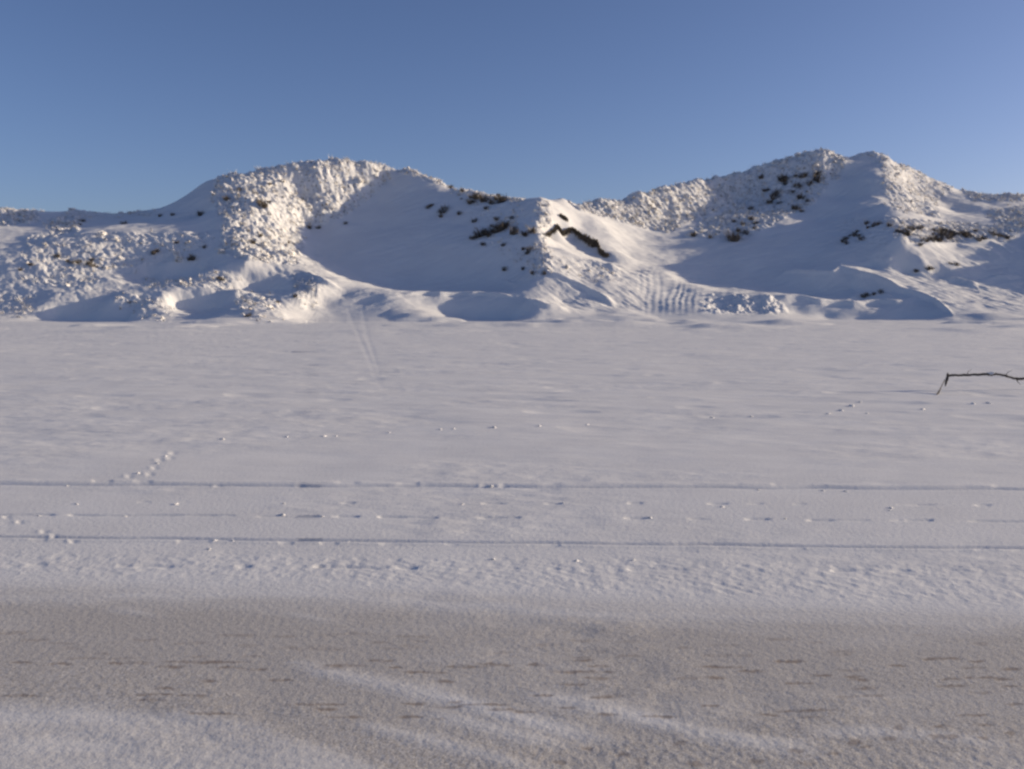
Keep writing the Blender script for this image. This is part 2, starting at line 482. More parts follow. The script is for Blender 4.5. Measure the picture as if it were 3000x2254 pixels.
LIPS = [(.22, 5, [(2700, 722), (2800, 722), (2900, 745), (2945, 762)]), (.2, 5, [(2830, 711), (2900, 715), (2965, 742)]), (.2, 5, [(2920, 715), (2990, 740)]),
        (.22, 5, [(2740, 822), (2800, 820), (2860, 840), (2870, 852)]), (.22, 4, [(2290, 798), (2380, 796), (2440, 797)]), (.26, 7, [(2430, 797), (2462, 785), (2520, 803), (2600, 832), (2690, 857), (2740, 880), (2792, 922)]),
        (.25, 5, [(2480, 872), (2540, 862), (2620, 866)]), (.2, 4, [(2290, 872), (2400, 884), (2500, 886), (2650, 880)]), (.28, 6, [(1610, 735), (1700, 765), (1760, 780), (1832, 798)]),
        (.25, 6, [(1600, 800), (1700, 840), (1760, 870), (1805, 893)]), (.15, 5, [(1470, 820), (1512, 836)]), (.2, 5, [(1540, 880), (1600, 900), (1665, 915)]), (.2, 4, [(1195, 864), (1300, 863), (1400, 862), (1500, 874)]),
        (.2, 5, [(2510, 525), (2550, 530), (2590, 530)]), (.15, 5, [(2530, 580), (2590, 590)]), 
         (.2, 5, [(880, 790), (940, 820), (1000, 850)]), (.15, 5, [(2980, 812), (2900, 815)])]
for hgt_, wid_, pts_ in LIPS:
    a_ = np.array(pts_, float)
    if a_[0, 0] > a_[-1, 0]:
        a_ = a_[::-1]
    yc_ = np.interp(SXg, a_[:, 0], a_[:, 1]) + 4 * vnoise(SXg / 40., SXg * 0, int(a_[0, 0]))
    e_ = smooth(a_[0, 0] - 25, a_[0, 0] + 45, SXg) * (1 - smooth(a_[-1, 0] - 35, a_[-1, 0] + 10, SXg))
    dy_ = SYg - yc_
    Z += hgt_ * e_ * np.where(dy_ < 0, np.exp(-(dy_ / (wid_ * 1.2)) ** 2), np.exp(-(dy_ / (wid_ * .9)) ** 2))

def ski_tracks(sx, sy):
    g = 0
    for (pts, wpx) in (([(985, 840), (1010, 880), (1040, 960), (1085, 1060), (1110, 1130)], 7), ([(1060, 845), (1060, 900), (1075, 980), (1108, 1080), (1118, 1150)], 7)):
        a = np.array(pts, float)
        cx = np.interp(sy, a[:, 1], a[:, 0])
        g = g + np.exp(-((sx - cx) / wpx) ** 2) * ((sy > a[0, 1]) & (sy < a[-1, 1]))
    return g
Z -= 0.007 * ski_tracks(SXg, SYg)

# ---------------------------------------------------------------- beach mesh
ub = np.concatenate([np.linspace(-1.6, -0.66, 60)[:-1], np.linspace(-0.66, 0.66, 1000), np.linspace(0.66, 1.6, 60)[1:]])
nr = 1050
t = np.linspace(0, 1, nr)
near, far = 2.2, 50.0
inv = 1 / (1 / near + (1 / far - 1 / near) * t)
lg = near * (far / near) ** t
Db = 0.62 * inv + 0.38 * lg
q = np.linspace(0, 1, 60)[1:]
D0b = split_D(np.clip(ub, -1.2, 1.3))
DB = np.concatenate([np.repeat(Db[:, None] * 1.0, len(ub), 1) * (1 - 0 * ub)[None, :], 0 * q[:, None] + 0 * D0b[None, :]], 0)
sc_ = (D0b * 0.9) / far
DB[:nr] = near + (Db[:, None] - near) * ((sc_[None, :] * far - near) / (far - near))
DB[nr:] = DB[nr - 1][None, :] + (D0b - DB[nr - 1])[None, :] * q[:, None]
XB = ub[None, :] * DB
HB = big_height(XB, DB)
SXb, SYb = project(XB, DB, 0 * XB)
near_w = 1 - smooth(12, 30, DB)
ZBH = HB + 0.0
# long low swells, wind streaks running along the shore
ZBH += 0.035 * fbm(XB / 6, DB / 4, 101, 3) * smooth(4, 12, DB)
ZBH += 0.018 * fbm((XB + .3 * DB) / 1.6, DB / .55, 55, 4) * smooth(5, 11, DB)
ZBH += 0.007 * fbm(XB / .25, DB / .12, 56, 3) * smooth(-.25, .3, fbm(XB / 2.4, DB / 1.3, 57, 3))
ZBH += 0.012 * np.abs(fbm((XB + .5 * DB) / 2.2, DB / .7, 59, 3)) * smooth(-.1, .3, fbm(XB / 5., DB / 3., 60, 2))
ZBH -= 0.014 * np.clip(fbm(XB / 1.1 + .2 * DB, DB / .5, 58, 2) - .28, 0, 1) * 4 * smooth(8, 13, DB)
ZBH -= 0.004 * ski_tracks(SXb, SYb) * (1 - smooth(1000, 1130, SYb) * .8)
ZBH += 0.55 * np.clip(fbm(XB / 5.5, DB / 3.2, 411, 3), 0, 1) * smooth(34, 50, DB)
# wheel ruts
def rut(y_at, depth_px, depth, sxr, seed, cut=-9.):
    yl = np.interp(sxr, [0, 3000], y_at) + 3.0 * vnoise(sxr / 160., sxr * 0, seed)
    s = np.exp(-((SYb - yl) / depth_px) ** 2)
    return s * depth * (smooth(cut, cut + .25, vnoise(sxr / 60., sxr * 0 + .4, seed + 1)))
ruts = rut([1419, 1432], 2.6, .020, SXb, 201, -.75) + rut([1571, 1606], 2.9, .018, SXb, 211, -.75) + rut([1507, 1527], 2.6, .011, SXb, 221, -.12) \
     + rut([1470, 1480], 2.6, .009, SXb, 231, .05) + rut([1655, 1675], 4, .010, SXb, 241, .05)
ZBH -= ruts
ZBH += 0.35 * (rut([1411, 1424], 4, .018, SXb, 203, -.3) + rut([1580, 1616], 5, .014, SXb, 213, -.3))
# crusted ripples between the ruts and the bare sand
ytop, ybot = np.interp(SXb, [0, 3000], [1600, 1640]), np.interp(SXb, [0, 1500, 3000], [1690, 1735, 1790])
rip = smooth(0, 30, SYb - ytop) * (1 - smooth(-35, 15, SYb - ybot))
ph = (XB * 1.0 + DB * 1.5) / .085 + 2.6 * fbm(XB / .5, DB / .4, 91, 2)
ZBH += rip * 0.0014 * (.45 * np.sin(ph * 2 * math.pi / 1.6) * (.5 + fbm(XB / .3, DB / .2, 92, 2)) + 2.2 * fbm(XB / .055, DB / .075, 93, 2))
# sand cover
edge = np.interp(SXb, [-2000, 0, 700, 1500, 3000, 5000], [1690, 1700, 1718, 1745, 1800, 1850]) + 14 * fbm(XB / .8, DB / .3, 61, 3)
sand = smooth(-45, 85, SYb - edge) * .95
def streak(pts, wid, k):
    a = np.array(pts, float)
    yc = np.interp(SXb, a[:, 0], a[:, 1]) + 16 * fbm(XB / .25, DB / .3, 333, 3)
    ends = smooth(a[0, 0], a[0, 0] + 180, SXb) * (1 - smooth(a[-1, 0] - 250, a[-1, 0], SXb))
    return k * ends * np.exp(-((SYb - yc) / wid) ** 2)
drift = 0
yb = np.interp(SXb, [-2000, 0, 300, 700, 900, 1250, 3000], [2030, 2045, 2055, 2110, 2160, 2290, 2600]) + 30 * fbm(XB / .3, DB / .25, 62, 3)
drift = np.maximum(drift, .56 * smooth(-15, 45, SYb - yb))
for s_ in (([780, 1935], [1000, 1975], [1300, 2050], [1650, 2140], [1900, 2200]), ([1480, 2040], [1750, 2075], [2000, 2140], [2250, 2180], [2500, 2205])):
    drift = np.maximum(drift, streak(s_, 26, .68))
for s_ in (([950, 2105], [1150, 2150], [1500, 2230], [1700, 2280]), ([1150, 2090], [1350, 2110], [1600, 2170], [1800, 2215]), ([2300, 2150], [2650, 2150], [3100, 2190])):
    drift = np.maximum(drift, streak(s_, 22, .5))
drift = np.maximum(drift, streak(([250, 1785], [380, 1795], [600, 1810]), 9, .4))
drift = np.maximum(drift, streak(([780, 1795], [900, 1808], [1100, 1815]), 9, .4))
drift = np.maximum(drift, streak(([-200, 1758], [900, 1745], [1600, 1800], [3400, 1835]), 16, .35))
rag = fbm(XB / .10, DB / .05, 63, 3)
sand = np.clip(sand * (1 - drift) + sand * .35 * fbm(XB / .9, DB / .22, 64, 3), 0, 1)
ZBH += 0.004 * drift * smooth(0, 60, SYb - edge)
# dark bare dashes where the wind has cut into wet sand
DASH = [(292, 1930, 220), (380, 1945, 150), (603, 1941, 240), (500, 1955, 90), (1010, 1951, 130), (1247, 1971, 130), (1370, 1954, 140), (54, 2042, 130), (461, 2037, 95), (560, 2042, 90), (929, 2066, 175),
        (610, 2093, 140), (1017, 2103, 110), (1417, 2066, 150), (1470, 2082, 90), (1710, 1968, 205), (2110, 1954, 145), (2015, 1988, 80), (2095, 1986, 70), (2463, 1920, 60), (2490, 1964, 80), (2402, 1980, 70),
        (2500, 1984, 60), (2849, 1958, 80), (2781, 1991, 70), (2855, 1988, 70), (2788, 2013, 85), (2754, 1931, 130), (2259, 2095, 85), (2368, 2083, 160), (2372, 2103, 70), (1785, 2097, 70), (1934, 2100, 130),
        (1534, 2087, 75), (2110, 1920, 110), (2850, 2097, 90), (2880, 2124, 70), (2760, 2128, 60), (2960, 1962, 60), (2940, 1991, 60), (1850, 1880, 80), (1740, 1908, 80), (1160, 1902, 80), (560, 1885, 100),
        (700, 1862, 130), (1030, 1858, 110), (2330, 1938, 60), (2630, 1951, 60), (180, 1886, 90), (840, 1900, 80), (2700, 1860, 60), (2560, 2040, 70), (1470, 1912, 60)]
BLOB = [(2503, 2178, 26), (2219, 2232, 24), (2036, 2239, 26), (2443, 2209, 22), (2334, 2202, 24), (2535, 2190, 18), (2780, 2162, 24), (2742, 2160, 26), (2790, 2160, 22), (2632, 2135, 22), (2605, 2165, 24), (1825, 2213, 22), (1990, 2180, 20), (2960, 2150, 20), (2880, 2165, 18), (1640, 2235, 22), (1720, 2195, 18)]
dark = np.zeros(XB.shape)
fl = random.Random(31)
DASH += [(fl.uniform(0, 3000), fl.choice([fl.uniform(1850, 1905), fl.uniform(1905, 2000), fl.uniform(1990, 2110)]), fl.uniform(45, 95)) for _ in range(75)]
for k, (sx, sy, w) in enumerate(DASH):
    m = (np.abs(SXb - sx) < w) & (np.abs(SYb - sy) < 26)
    dx = (SXb[m] - sx) / (w * .52)
    yy = SYb[m] - sy - 3 * vnoise(SXb[m] / 34., 0 * dx + k, 300 + k) - 2.5 * vnoise(SXb[m] / 9., 0 * dx + k, 500 + k)
    hgt = 4.0 * (1 + .9 * vnoise(SXb[m] / 14., 0 * dx, 400 + k))
    s = smooth(1.5, .35, (np.abs(dx) ** 2.2 + (yy / hgt) ** 2)) * (.26 + .30 * (sy > 1930)) * (.4 + .6 * smooth(-.3, .2, vnoise(SXb[m] / 22., SYb[m] / 9., 700 + k)))
    dark[m] = np.maximum(dark[m], s)
for k, (sx, sy, w) in enumerate(BLOB):
    m = (np.abs(SXb - sx) < 2 * w) & (np.abs(SYb - sy) < 30)
    dx, yy = (SXb[m] - sx) / w, (SYb[m] - sy + 8 * vnoise(SXb[m] / 12., SYb[m] / 9., 800 + k)) / (w * .33)
    dark[m] = np.maximum(dark[m], .42 * smooth(1.4, .3, dx * dx + yy * yy))
pebbly = smooth(2060, 2230, SYb) * smooth(900, 1900, SXb)
dark = np.maximum(dark, (.2 * pebbly) * smooth(.40, .55, fbm(XB / .055, DB / .03, 72, 2)))
ZBH -= 0.0012 * dark
ZBH += 0.0018 * pebbly * fbm(XB / .03, DB / .03, 74, 2)
# foot holes
for sx, sy in [(440, 1392), (455, 1375), (470, 1352), (500, 1345), (508, 1330), (380, 1398), (130, 1558), (160, 1570), (215, 1588), (20, 1515), (60, 1530), (640, 1424), (880, 1424), (1420, 1424), (1475, 1423)]:
    m = (np.abs(SXb - sx) < 40) & (np.abs(SYb - sy) < 20)
    ZBH[m] -= .004 * np.exp(-((SXb[m] - sx) / 11) ** 2 - ((SYb[m] - sy) / 4.5) ** 2)
    ZBH[m] += .003 * np.exp(-((SXb[m] - sx + 16) / 9) ** 2 - ((SYb[m] - sy) / 4.5) ** 2)
crust = np.clip(.25 + .75 * smooth(1250, 1620, SYb), 0, 1)
# make the beach and the dunes share their border
bz = np.interp(us, ub, ZBH[-1])
blend = np.exp(-((DD - D0[None, :]) / 1.6) ** 2)
Z = Z + blend * (bz - Z[0])[None, :]
link("beach", mesh_from("beach", np.stack([XB, DB, ZBH], -1).reshape(-1, 3), grid_quads(*XB.shape), True,
                        {"sand": sand.ravel(), "dark": dark.ravel(), "crust": crust.ravel()}), M_BEACH,
     label="snow dusted sandy beach crossed by wheel tracks", cat="beach", kind="structure")
link("dunes", mesh_from("dunes", np.stack([XX, DD, Z], -1).reshape(-1, 3), grid_quads(*XX.shape), True, {"rough": rough.ravel()}), M_DUNE,
     label="snow covered dunes behind the beach", cat="dunes", kind="structure")
# the land beyond and around, out to the horizon
gv = np.array([[-3000, -800, -.6], [3000, -800, -.6], [3000, 4000, -.6], [-3000, 4000, -.6]])
link("ground", mesh_from("ground", gv, [[0, 1, 2, 3]], False), M_DUNE, label="flat snowy land reaching to the horizon", cat="ground", kind="structure")

# heights on the finished dunes: nearest grid vertex looked up in (u, D)
def dune_z(x, y):
    u = np.asarray(x) / np.asarray(y)
    j = np.clip(np.searchsorted(us, u), 1, len(us) - 1)
    d0 = split_D(u)
    v = np.where(np.asarray(y) <= 101, (np.asarray(y) - d0) / (101 - d0) * .5, .5 + (np.asarray(y) - 101) / 82.)
    i = np.clip(np.searchsorted(vs, v), 1, len(vs) - 1)
    return Z[i, j]

SXZ, SYZ = project(XX, DD, Z)
def hit(sx, sy):
    """The first dune point that the line of sight through (sx, sy) meets."""
    D = np.linspace(48, 103, 1700)
    u, v = (sx - CX) / F, (CY - sy) / F
    t = D / (CP + v * SP)
    x, z = u * t, EYE + t * (-SP + v * CP)
    g = dune_z(x, D)
    k = np.nonzero(g >= z)[0]
    k = k[0] if len(k) else int(np.argmin(z - g))
    return Vector((x[k], D[k], g[k]))

# ---------------------------------------------------------------- frosted scrub
def ico(sub):
    import bmesh
    bm = bmesh.new()
    bmesh.ops.create_icosphere(bm, subdivisions=sub, radius=1.0)
    v = np.array([w.co[:] for w in bm.verts])
    f = np.array([[w.index for w in q.verts] for q in bm.faces])
    bm.free()
    return v, f
IV, IF = ico(2)
JV, JF = ico(1)
VARS, SMALL = [], []
for k in range(14):
    w = 1 + .9 * fbm(IV[:, 0] * 1.7 + k * 7, IV[:, 1] * 1.7 + IV[:, 2] * 2.6, 900 + k, 3, .65)
    VARS.append(IV * w[:, None])
    w = 1 + 1.3 * fbm(JV[:, 0] * 2.3 + k * 5, JV[:, 1] * 2.3 + JV[:, 2] * 3.1, 950 + k, 2, .7)
    SMALL.append(JV * w[:, None])

names = {}
for fld, dens, size, poly in FIELDS:
    names.setdefault(fld, []).append((dens, size, poly))
FLAB = {
    "ridge": "low frosted scrub along the far left skyline ridge", "bank": "frosted scrub on the steep low bank at the left",
    "buttress": "sunlit frosted scrub on the rounded shoulder of the left hill", "hilltop": "dense frosted scrub over the top of the left hill",
    "crest": "frosted scrub along the sloping crest right of the left hill", "spur": "frosted scrub on the narrow sunlit spur in the middle",
    "saddle": "sunlit frosted scrub on the saddle between both hills", "flank": "sparse frosted scrub on the shaded left flank of the right hill",
    "peak": "frosted scrub crowning the peak of the right hill", "rib": "frosted scrub on the sunlit right shoulder of the right hill",
    "mounds": "frosted scrub on the small mounds at the left foot of the dunes"}
# world area of every grid cell, for an even spread
def soft_mask(poly, it=14):
    m = in_poly(SXZ, SYZ, poly).astype(np.float32)
    for _ in range(it):
        p = np.pad(m, 2, mode='edge')
        m = (p[:-4, 2:-2] + p[4:, 2:-2] + p[2:-2, :-4] + p[2:-2, 4:] + m) / 5
    return m
dA = np.gradient(us)[None, :] * DD * np.gradient(DD, axis=0)
for fld, lst in names.items():
    vv, ff, off = [], [], 0
    for dens, size, poly in lst:
        sm = soft_mask(poly) * (DD < 100)
        sm = smooth(.12, .85, sm + .75 * fbm(XX / 1.3, DD / 1.3, 650, 3)) * (sm > .04)
        idx = np.nonzero(sm.ravel() > .02)[0]
        if not len(idx):
            continue
        a = dA.ravel()[idx] * sm.ravel()[idx]
        cnt = min(int(a.sum() * dens * .42 / (size * size)), 2600)
        pick = RNG.choice(idx, cnt, p=a / a.sum())
        px, py, pz = XX.ravel()[pick], DD.ravel()[pick], Z.ravel()[pick]
        clump = (.5 + .8 * (fbm(px / 1.1, py / 1.1, 640, 2) + .5)) * (.55 + .45 * sm.ravel()[pick])          # bigger bushes stand in patches
        for x, y, z, cl in zip(px, py, pz, clump):
            kind = RNG.random()
            r = size * cl * (RNG.uniform(.45, .8) if kind < .14 else RNG.uniform(.2, .5))
            w, fi = (VARS[RNG.integers(14)], IF) if kind < .14 else (SMALL[RNG.integers(14)], JF)
            an = RNG.uniform(0, 6.283)
            c, s_ = math.cos(an), math.sin(an)
            st = RNG.uniform(.65, 1.5)
            hz = w[:, 2] * r * (RNG.uniform(.6, .95) if kind < .14 else RNG.uniform(.7, 1.4))
            q3 = np.column_stack([(w[:, 0] * c - w[:, 1] * s_) * r * st - hz * .35, (w[:, 0] * s_ + w[:, 1] * c) * r / st, hz])
            q3 += (x, y, z - r * .05)
            vv.append(q3)
            ff.append(fi + off)
            off += len(w)
            if kind > .62:                                                  # rimed grass blades
                nb = 7
                ba = RNG.uniform(0, 6.283, nb)
                L = size * RNG.uniform(.8, 1.7, nb)
                o2 = RNG.uniform(.15, .9, nb)
                bx, by = x + RNG.normal(0, .12, nb), y + RNG.normal(0, .12, nb)
                wd = RNG.uniform(.016, .034, nb)
                sx_, sy_ = -np.sin(ba) * wd, np.cos(ba) * wd
                tip = np.column_stack([bx + np.cos(ba) * L * o2 - L * .25, by + np.sin(ba) * L * o2, z + L * (1 - .45 * o2)])
                q3 = np.stack([np.column_stack([bx - sx_, by - sy_, np.full(nb, z - .05)]), np.column_stack([bx + sx_, by + sy_, np.full(nb, z - .05)]), tip], 1).reshape(-1, 3)
                vv.append(q3)
                ff.append(np.arange(nb * 3).reshape(-1, 3) + off)
                off += nb * 3
    link("frosted_scrub", mesh_from("frosted_scrub", np.concatenate(vv), np.concatenate(ff), False), M_FROST, label=FLAB[fld], cat="scrub", kind="stuff")

# ---------------------------------------------------------------- blades
def blades(n, spread, length, width, droop, rng):
    vv, ff = [], []
    for i in range(n):
        a = rng.uniform(0, 6.283)
        rr = spread * math.sqrt(rng.uniform(0, 1))
        b = Vector((rr * math.cos(a), rr * math.sin(a), -.05))
        a2 = a + rng.uniform(-.8, .8)
        L = length * rng.uniform(.5, 1.1)
        out = rng.uniform(.15, 1.0) * droop
        side = Vector((-math.sin(a2), math.cos(a2), 0)) * width * rng.uniform(.6, 1.2)
        base = len(vv)
        for k in range(4):
            s = k / 3
            c = b + Vector((math.cos(a2), math.sin(a2), 0)) * (L * out * s ** 1.4) + Vector((0, 0, L * (s - .45 * out * s * s)))
            w_ = side * (1 - .85 * s)
            vv += [c - w_, c + w_]
        for k in range(3):
            j = base + 2 * k
            ff.append([j, j + 1, j + 3, j + 2])
    return [tuple(v) for v in vv], ff

TUFTS = []
rg = random.Random(5)
for k in range(5):
    v, f = blades(110, .22, .42, .020, .9, rg)
    TUFTS.append(mesh_from("grass_tuft", v, f, False))
    TUFTS[-1].materials.append(M_TUFT)

def tuft(sx, sy, size, label, group):
    p = hit(sx, sy)
    o = link("grass_tuft", TUFTS[rg.randrange(5)], None, None, label, "grass tuft", group)
    o.location = p + Vector((0, -.02, -.06))
    o.rotation_euler = (rg.uniform(.2, .6), rg.uniform(-.25, .25), rg.uniform(0, 6.28))
    o.rotation_mode = 'ZYX'
    w = size / F * p.y * 2.9
    o.scale = (w * rg.uniform(.9, 1.5), w * rg.uniform(.9, 1.2), w * rg.uniform(.9, 1.3))
    return o

CL = [
    ("dark grass tuft on the shaded back wall of the middle hollow", "grass tufts in the middle hollow",
     [(1256, 608, 11), (1299, 617, 16), (1292, 634, 9), (1345, 625, 11), (1380, 594, 14), (1396, 580, 16), (1418, 588, 16), (1440, 595, 13), (1473, 590, 17), (1458, 582, 13), (1385, 700, 13), (1405, 689, 20), (1424, 683, 16), (1415, 716, 10),
      (1453, 680, 18), (1469, 672, 22), (1482, 660, 14), (1505, 685, 17), (1510, 670, 11), (1540, 690, 10), (1475, 718, 9), (1390, 648, 11), (1455, 642, 10), (1440, 662, 9), (1352, 560, 10), (1322, 548, 9), (1425, 610, 9), (1500, 640, 9)]),
    ("dark grass tuft low in the middle hollow near the spur", "grass tufts low beside the spur",
     [(1478, 789, 12), (1532, 789, 9), (1552, 731, 14), (1545, 742, 10), (1595, 800, 9), (1560, 800, 10)]),
    ("dark grass tuft on the shaded left flank of the right hill", "grass tufts on the right hill's left flank",
     [(2032, 689, 13), (2181, 685, 14), (2163, 676, 11), (2199, 642, 12), (2213, 655, 9), (2176, 657, 10), (2199, 612, 12), (2253, 597, 13), (2267, 580, 17), (2274, 568, 13), (2285, 597, 11), (2330, 612, 15), (2346, 581, 14), (2366, 592, 11),
      (2294, 529, 16), (2300, 520, 10), (2335, 547, 13), (2371, 540, 15), (2353, 518, 15), (2393, 526, 15), (2230, 522, 10), (2320, 565, 10), (2240, 560, 9), (2395, 512, 12), (2150, 650, 9), (2080, 697, 9)]),
    ("dark grass tuft below the chute of the right hill", "grass tufts below the right hill's chute",
     [(2470, 707, 11), (2478, 700, 10), (2502, 689, 12), (2510, 680, 9), (2522, 700, 13), (2538, 655, 11), (2574, 658, 14), (2560, 662, 10), (2480, 712, 9), (2490, 692, 9)]),
    ("dark grass tuft in the scrubby band under the right shoulder", "grass tufts under the right shoulder",
     [(2651, 682, 15), (2669, 671, 15), (2660, 690, 11), (2690, 672, 12), (2735, 678, 14), (2760, 678, 15), (2710, 707, 15), (2725, 702, 13), (2746, 704, 18), (2768, 692, 20), (2780, 685, 15), (2800, 690, 14), (2823, 689, 17), (2836, 695, 14),
      (2868, 703, 12), (2880, 700, 11), (2904, 685, 14), (2915, 690, 11), (2930, 692, 13), (2945, 698, 12), (2630, 678, 10), (2605, 660, 10)]),
    ("dark grass tuft poking from the shaded snow below the right shoulder", "grass tufts low on the right",
     [(2800, 775, 11), (2782, 773, 8), (2719, 789, 10), (2730, 786, 8), (2683, 795, 8), (2529, 870, 11), (2540, 864, 9), (2579, 857, 11), (2560, 862, 8)]),
    ("dark grass tuft on the shaded slope left of the rounded shoulder", "grass tufts on the left slope",
     [(588, 628, 11), (366, 656, 12), (244, 649, 11), (506, 630, 9), (470, 634, 8), (235, 660, 8)]),
    ("dark grass tuft among frosted scrub on the rounded shoulder", "grass tufts on the rounded shoulder",
     [(768, 599, 15), (760, 592, 11), (778, 606, 10), (664, 583, 11), (741, 712, 12), (732, 706, 9), (765, 690, 8), (845, 712, 9), (700, 555, 9), (790, 540, 8)]),
    ("dark grass tuft at the base of the low left bank", "grass tufts under the left bank",
     [(167, 752, 12), (217, 770, 12), (230, 771, 11), (262, 772, 14), (200, 768, 9), (272, 780, 11), (565, 757, 14), (555, 762, 9), (450, 742, 11), (460, 735, 9), (520, 710, 9), (270, 760, 9), (600, 725, 9)]),
    ("dark grass tuft on the small frosted mounds at the left", "grass tufts on the left mounds",
     [(651, 820, 11), (640, 815, 8), (90, 775, 9), (60, 790, 8), (815, 885, 8), (730, 925, 10), (720, 928, 8), (380, 885, 8), (865, 868, 8)]),
    ("dark grass tuft at the foot of the frosted wall in the hollow's corner", "grass tufts at the hollow's left corner",
     [(904, 668, 9), (933, 669, 9), (1012, 655, 8)]),
]
for lab, grp, lst in CL:
    for sx, sy, s in lst:
        tuft(sx, sy, s * (1.1 if s >= 16 else .92), lab, grp)
        if s >= 13 and rg.random() < .75:
            tuft(sx + rg.uniform(-2.2, 2.2) * s, sy + rg.uniform(-1.0, .9) * s, s * rg.uniform(.35, .6), lab, grp)
tuft(2149, 703, 26, "largest dark grass tuft alone on the smooth shaded slope of the right hill", None)
tuft(1559, 680, 17, "dark grass tuft right at the edge of the sunlit spur", None)

# ---------------------------------------------------------------- eroded turf bank on the spur
def turf_bank(pts, label):
    root = bpy.data.objects.new("turf_bank", None)
    COL.objects.link(root)
    path = [hit(sx, sy) for sx, sy, w in pts]
    root.location = path[len(path) // 2]
    root["label"], root["category"] = label, "turf bank"
    L = root.location
    fine = []
    for i in range(len(path) - 1):
        for k in range(10):
            s = k / 10
            w = pts[i][2] * (1 - s) + pts[i + 1][2] * s
            fine.append((path[i].lerp(path[i + 1], s), w / F * path[i].y))
    vv, ff = [], []
    ns = 9
    for i, (p, w) in enumerate(fine):
        for k in range(ns):
            a = 2 * math.pi * k / ns
            rr = w * (.42 + rg.uniform(-.26, .30))
            vv.append(tuple(p - L + Vector((rg.uniform(-.05, .05), math.cos(a) * rr * .7 - .06, math.sin(a) * rr - .05))))
    for i in range(len(fine) - 1):
        for k in range(ns):
            ff.append([i * ns + k, i * ns + (k + 1) % ns, (i + 1) * ns + (k + 1) % ns, (i + 1) * ns + k])
    link("soil_edge", mesh_from("soil_edge", vv, ff, False), M_TURF, root)
    vv, ff = [], []
    for (p, w) in fine:
        for k in range(12):
            b = p - L + Vector((rg.uniform(-.1, .1), -w * .35, rg.uniform(-.3, .3) * w))
            e = b + Vector((rg.uniform(-.15, .15), rg.uniform(-.25, -.02), rg.uniform(-.45, .12)))
            s = Vector((.018, 0, .008))
            j = len(vv)
            vv += [tuple(b - s), tuple(b + s), tuple(e + s * .3), tuple(e - s * .3)]
            ff.append([j, j + 1, j + 2, j + 3])
    link("hanging_roots", mesh_from("hanging_roots", vv, ff, False), M_TUFT, root)

turf_bank([(1596, 690, 10), (1612, 684, 13), (1624, 674, 12), (1632, 662, 14), (1640, 676, 15), (1648, 686, 17), (1664, 676, 15), (1676, 672, 13), (1690, 682, 16), (1706, 696, 22), (1722, 706, 30), (1738, 714, 34), (1750, 716, 26), (1756, 738, 26), (1768, 748, 22), (1784, 748, 10)],
          "jagged dark turf ledge exposed under the snow on the sunlit spur")
turf_bank([(1640, 632, 12), (1652, 640, 20), (1662, 645, 12)], "small dark turf patch just above the jagged turf ledge")

# ---------------------------------------------------------------- broken branch standing out of the snow
def tube(pts, name, mat, parent, org):
    vv, ff = [], []
    ns = 10
    rb = random.Random(len(pts) * 7 + 1)
    fine = []
    for i in range(len(pts) - 1):
        for k in range(6):
            s = k / 6
            fine.append((Vector(pts[i][0]).lerp(Vector(pts[i + 1][0]), s), pts[i][1] * (1 - s) + pts[i + 1][1] * s))
    fine.append((Vector(pts[-1][0]), pts[-1][1]))
    for i, (p, r) in enumerate(fine):
        d = (fine[min(i + 1, len(fine) - 1)][0] - fine[max(i - 1, 0)][0]).normalized()
        e1 = d.cross(Vector((0.1, 1, .05))).normalized()
        e2 = d.cross(e1)
        jit = Vector((rb.uniform(-.25, .25), rb.uniform(-.25, .25), rb.uniform(-.25, .25))) * r
        for k in range(ns):
            a = 2 * math.pi * k / ns
            rr = r * rb.uniform(.82, 1.15)
            vv.append(tuple(p + jit + e1 * math.cos(a) * rr + e2 * math.sin(a) * rr - org))
    for i in range(len(fine) - 1):
        for k in range(ns):
            ff.append([i * ns + k, i * ns + (k + 1) % ns, (i + 1) * ns + (k + 1) % ns, (i + 1) * ns + k])
    vv.append(tuple(fine[0][0] - org)); vv.append(tuple(fine[-1][0] - org))
    a, b = len(vv) - 2, len(vv) - 1
    n0 = (len(fine) - 1) * ns
    for k in range(0, ns, 2):
        ff.append([a, (k + 2) % ns, (k + 1) % ns, k])
        ff.append([b, n0 + k, n0 + (k + 1) % ns, n0 + (k + 2) % ns])
    return link(name, mesh_from(name, vv, ff, True), mat, parent)

br = bpy.data.objects.new("broken_branch", None)
COL.objects.link(br)
g0 = ground_pt(2742, 1162)
br.location = (g0[0], g0[1], 0)
br["label"], br["category"] = "dark broken branch bent at a right angle, standing out of the snowy beach", "branch"
BD = 14.9
o0 = Vector(br.location)
tube([(at(2776, 1093, BD), .008), (at(2779, 1101, BD), .020), (at(2800, 1100, BD), .019), (at(2850, 1098, BD), .020), (at(2893, 1097, BD), .022), (at(2905, 1100, BD), .014), (at(2918, 1096, BD), .018), (at(2945, 1101, BD), .019), (at(2970, 1109, BD), .017),
      (at(2985, 1111, BD), .024), (at(3010, 1109, BD), .018), (at(3080, 1112, BD + .1), .017), (at(3160, 1130, BD + .1), .014), (at(3230, 1158, BD), .010)], "main_stem", M_BARK, br, o0)
tube([(at(2777, 1097, BD), .021), (at(2774, 1112, BD - .03), .022), (at(2771, 1124, BD - .05), .017), (at(2770, 1133, BD - .06), .006)], "broken_stub", M_BARK, br, o0)
tube([(at(2768, 1113, BD - .05), .006), (at(2757, 1135, 14.5), .008), (at(2750, 1150, 14.25), .014), (at(2742, 1160, 14.12), .010), (at(2728, 1166, 14.05), .008)], "thin_leg", M_BARK, br, o0)
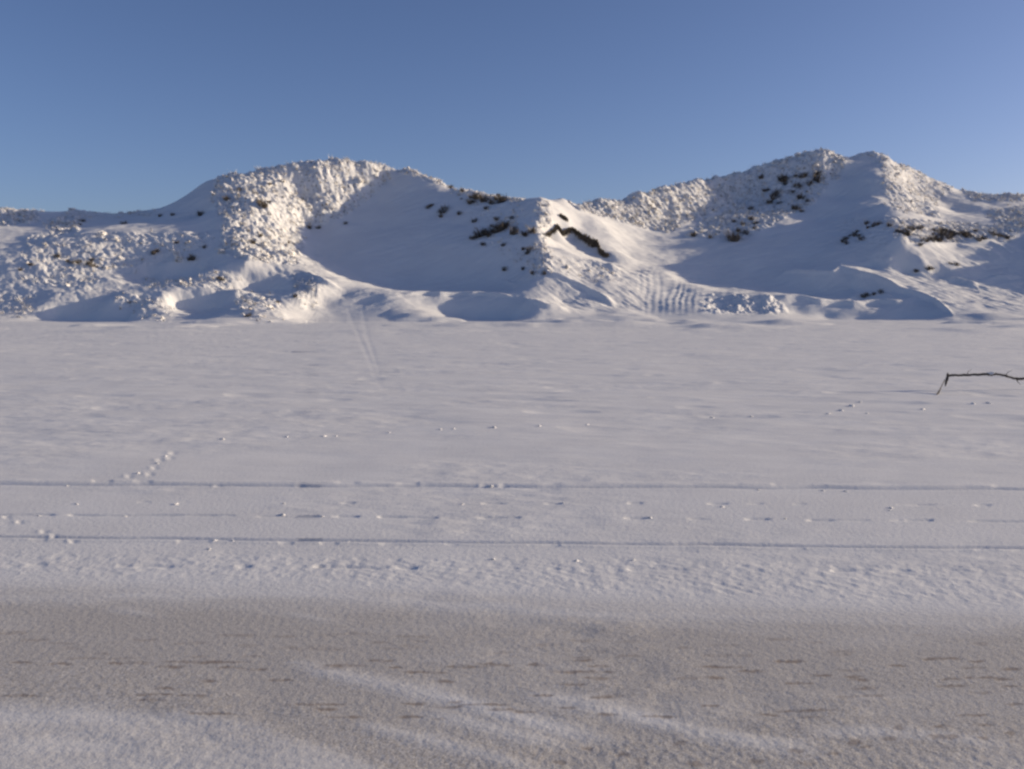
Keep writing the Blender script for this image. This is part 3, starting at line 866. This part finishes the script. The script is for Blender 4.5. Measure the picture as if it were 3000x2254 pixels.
tube([(at(2977, 1112, BD), .008), (at(2984, 1122, BD), .005), (at(2990, 1127, BD), .003)], "side_twig", M_BARK, br, o0)

tube([(at(2832, 1099, BD), .006), (at(2838, 1088, BD + .05), .004), (at(2846, 1083, BD + .08), .002)], "side_twig", M_BARK, br, o0)
tube([(at(2946, 1101, BD), .006), (at(2954, 1090, BD - .06), .004), (at(2966, 1086, BD - .1), .002)], "side_twig", M_BARK, br, o0)
tube([(at(2893, 1092, BD), .010), (at(2899, 1095, BD), .022), (at(2907, 1094, BD), .024), (at(2914, 1092, BD), .010)], "snow_cap", M_SNOW, br, o0)
# ---------------------------------------------------------------- snow clods thrown up along the wheel tracks
CLODS = [ico(2)]
CM = []
for k in range(4):
    w = VARS[k] * np.array([1.2, 1.0, .7])
    CM.append(mesh_from("snow_clod", w, IF, True))
    CM[-1].materials.append(M_SNOW)
def beach_z(x, y):
    u = x / y
    j = int(np.clip(np.searchsorted(ub, u), 0, len(ub) - 1))
    i = int(np.clip(np.searchsorted(DB[:, j], y), 0, DB.shape[0] - 1))
    return float(ZBH[i, j])
SPOTS = {
    ("small bright snow clod lying near the wheel tracks", "snow clods along the wheel tracks"):
        [(115, 1511, 9), (365, 1512, 11), (515, 1478, 10), (828, 1509, 12), (832, 1476, 8), (945, 1514, 8), (225, 1478, 8), (630, 1586, 10), (682, 1587, 8), (1018, 1588, 9), (612, 1610, 9), (165, 1573, 7), (1440, 1423, 9), (1402, 1588, 8), (620, 1421, 7), (195, 1420, 8),
         (1689, 1644, 11), (1905, 1518, 10), (2115, 1487, 9), (2222, 1436, 8), (2410, 1438, 8), (2478, 1440, 8), (2610, 1489, 11), (2605, 1496, 6), (1650, 1475, 7), (1445, 1640, 9), (1855, 1642, 9), (2300, 1520, 6), (1355, 1478, 7)],
    ("small bright snow clod on the open beach beyond the wheel tracks", "snow clods on the open beach"):
        [(652, 1290, 12), (950, 1280, 10), (985, 1279, 7), (1140, 1271, 8), (1290, 1263, 9), (1447, 1258, 12), (1330, 1262, 7), (1580, 1254, 9), (1720, 1248, 8), (2495, 1195, 12), (2463, 1206, 10), (2426, 1216, 10), (2540, 1216, 7), (2703, 1204, 9), (2850, 1188, 9), (2895, 1186, 10),
         (2085, 1225, 9), (2200, 1222, 7), (460, 1362, 8), (485, 1340, 8), (405, 1390, 9), (2520, 1180, 8), (840, 1282, 7)],
}
for (lab, grp), lst in SPOTS.items():
    for sx, sy, s in lst:
        x, y = ground_pt(sx, sy)
        r = s / F * y * .54
        o = link("snow_clod", CM[rg.randrange(4)], None, None, lab, "snow clod", grp, loc=(x, y, beach_z(x, y) + r * .1))
        o.scale = (r * 1.1, r, r * rg.uniform(.6, .9))
        o.rotation_euler = (0, 0, rg.uniform(0, 6.28))
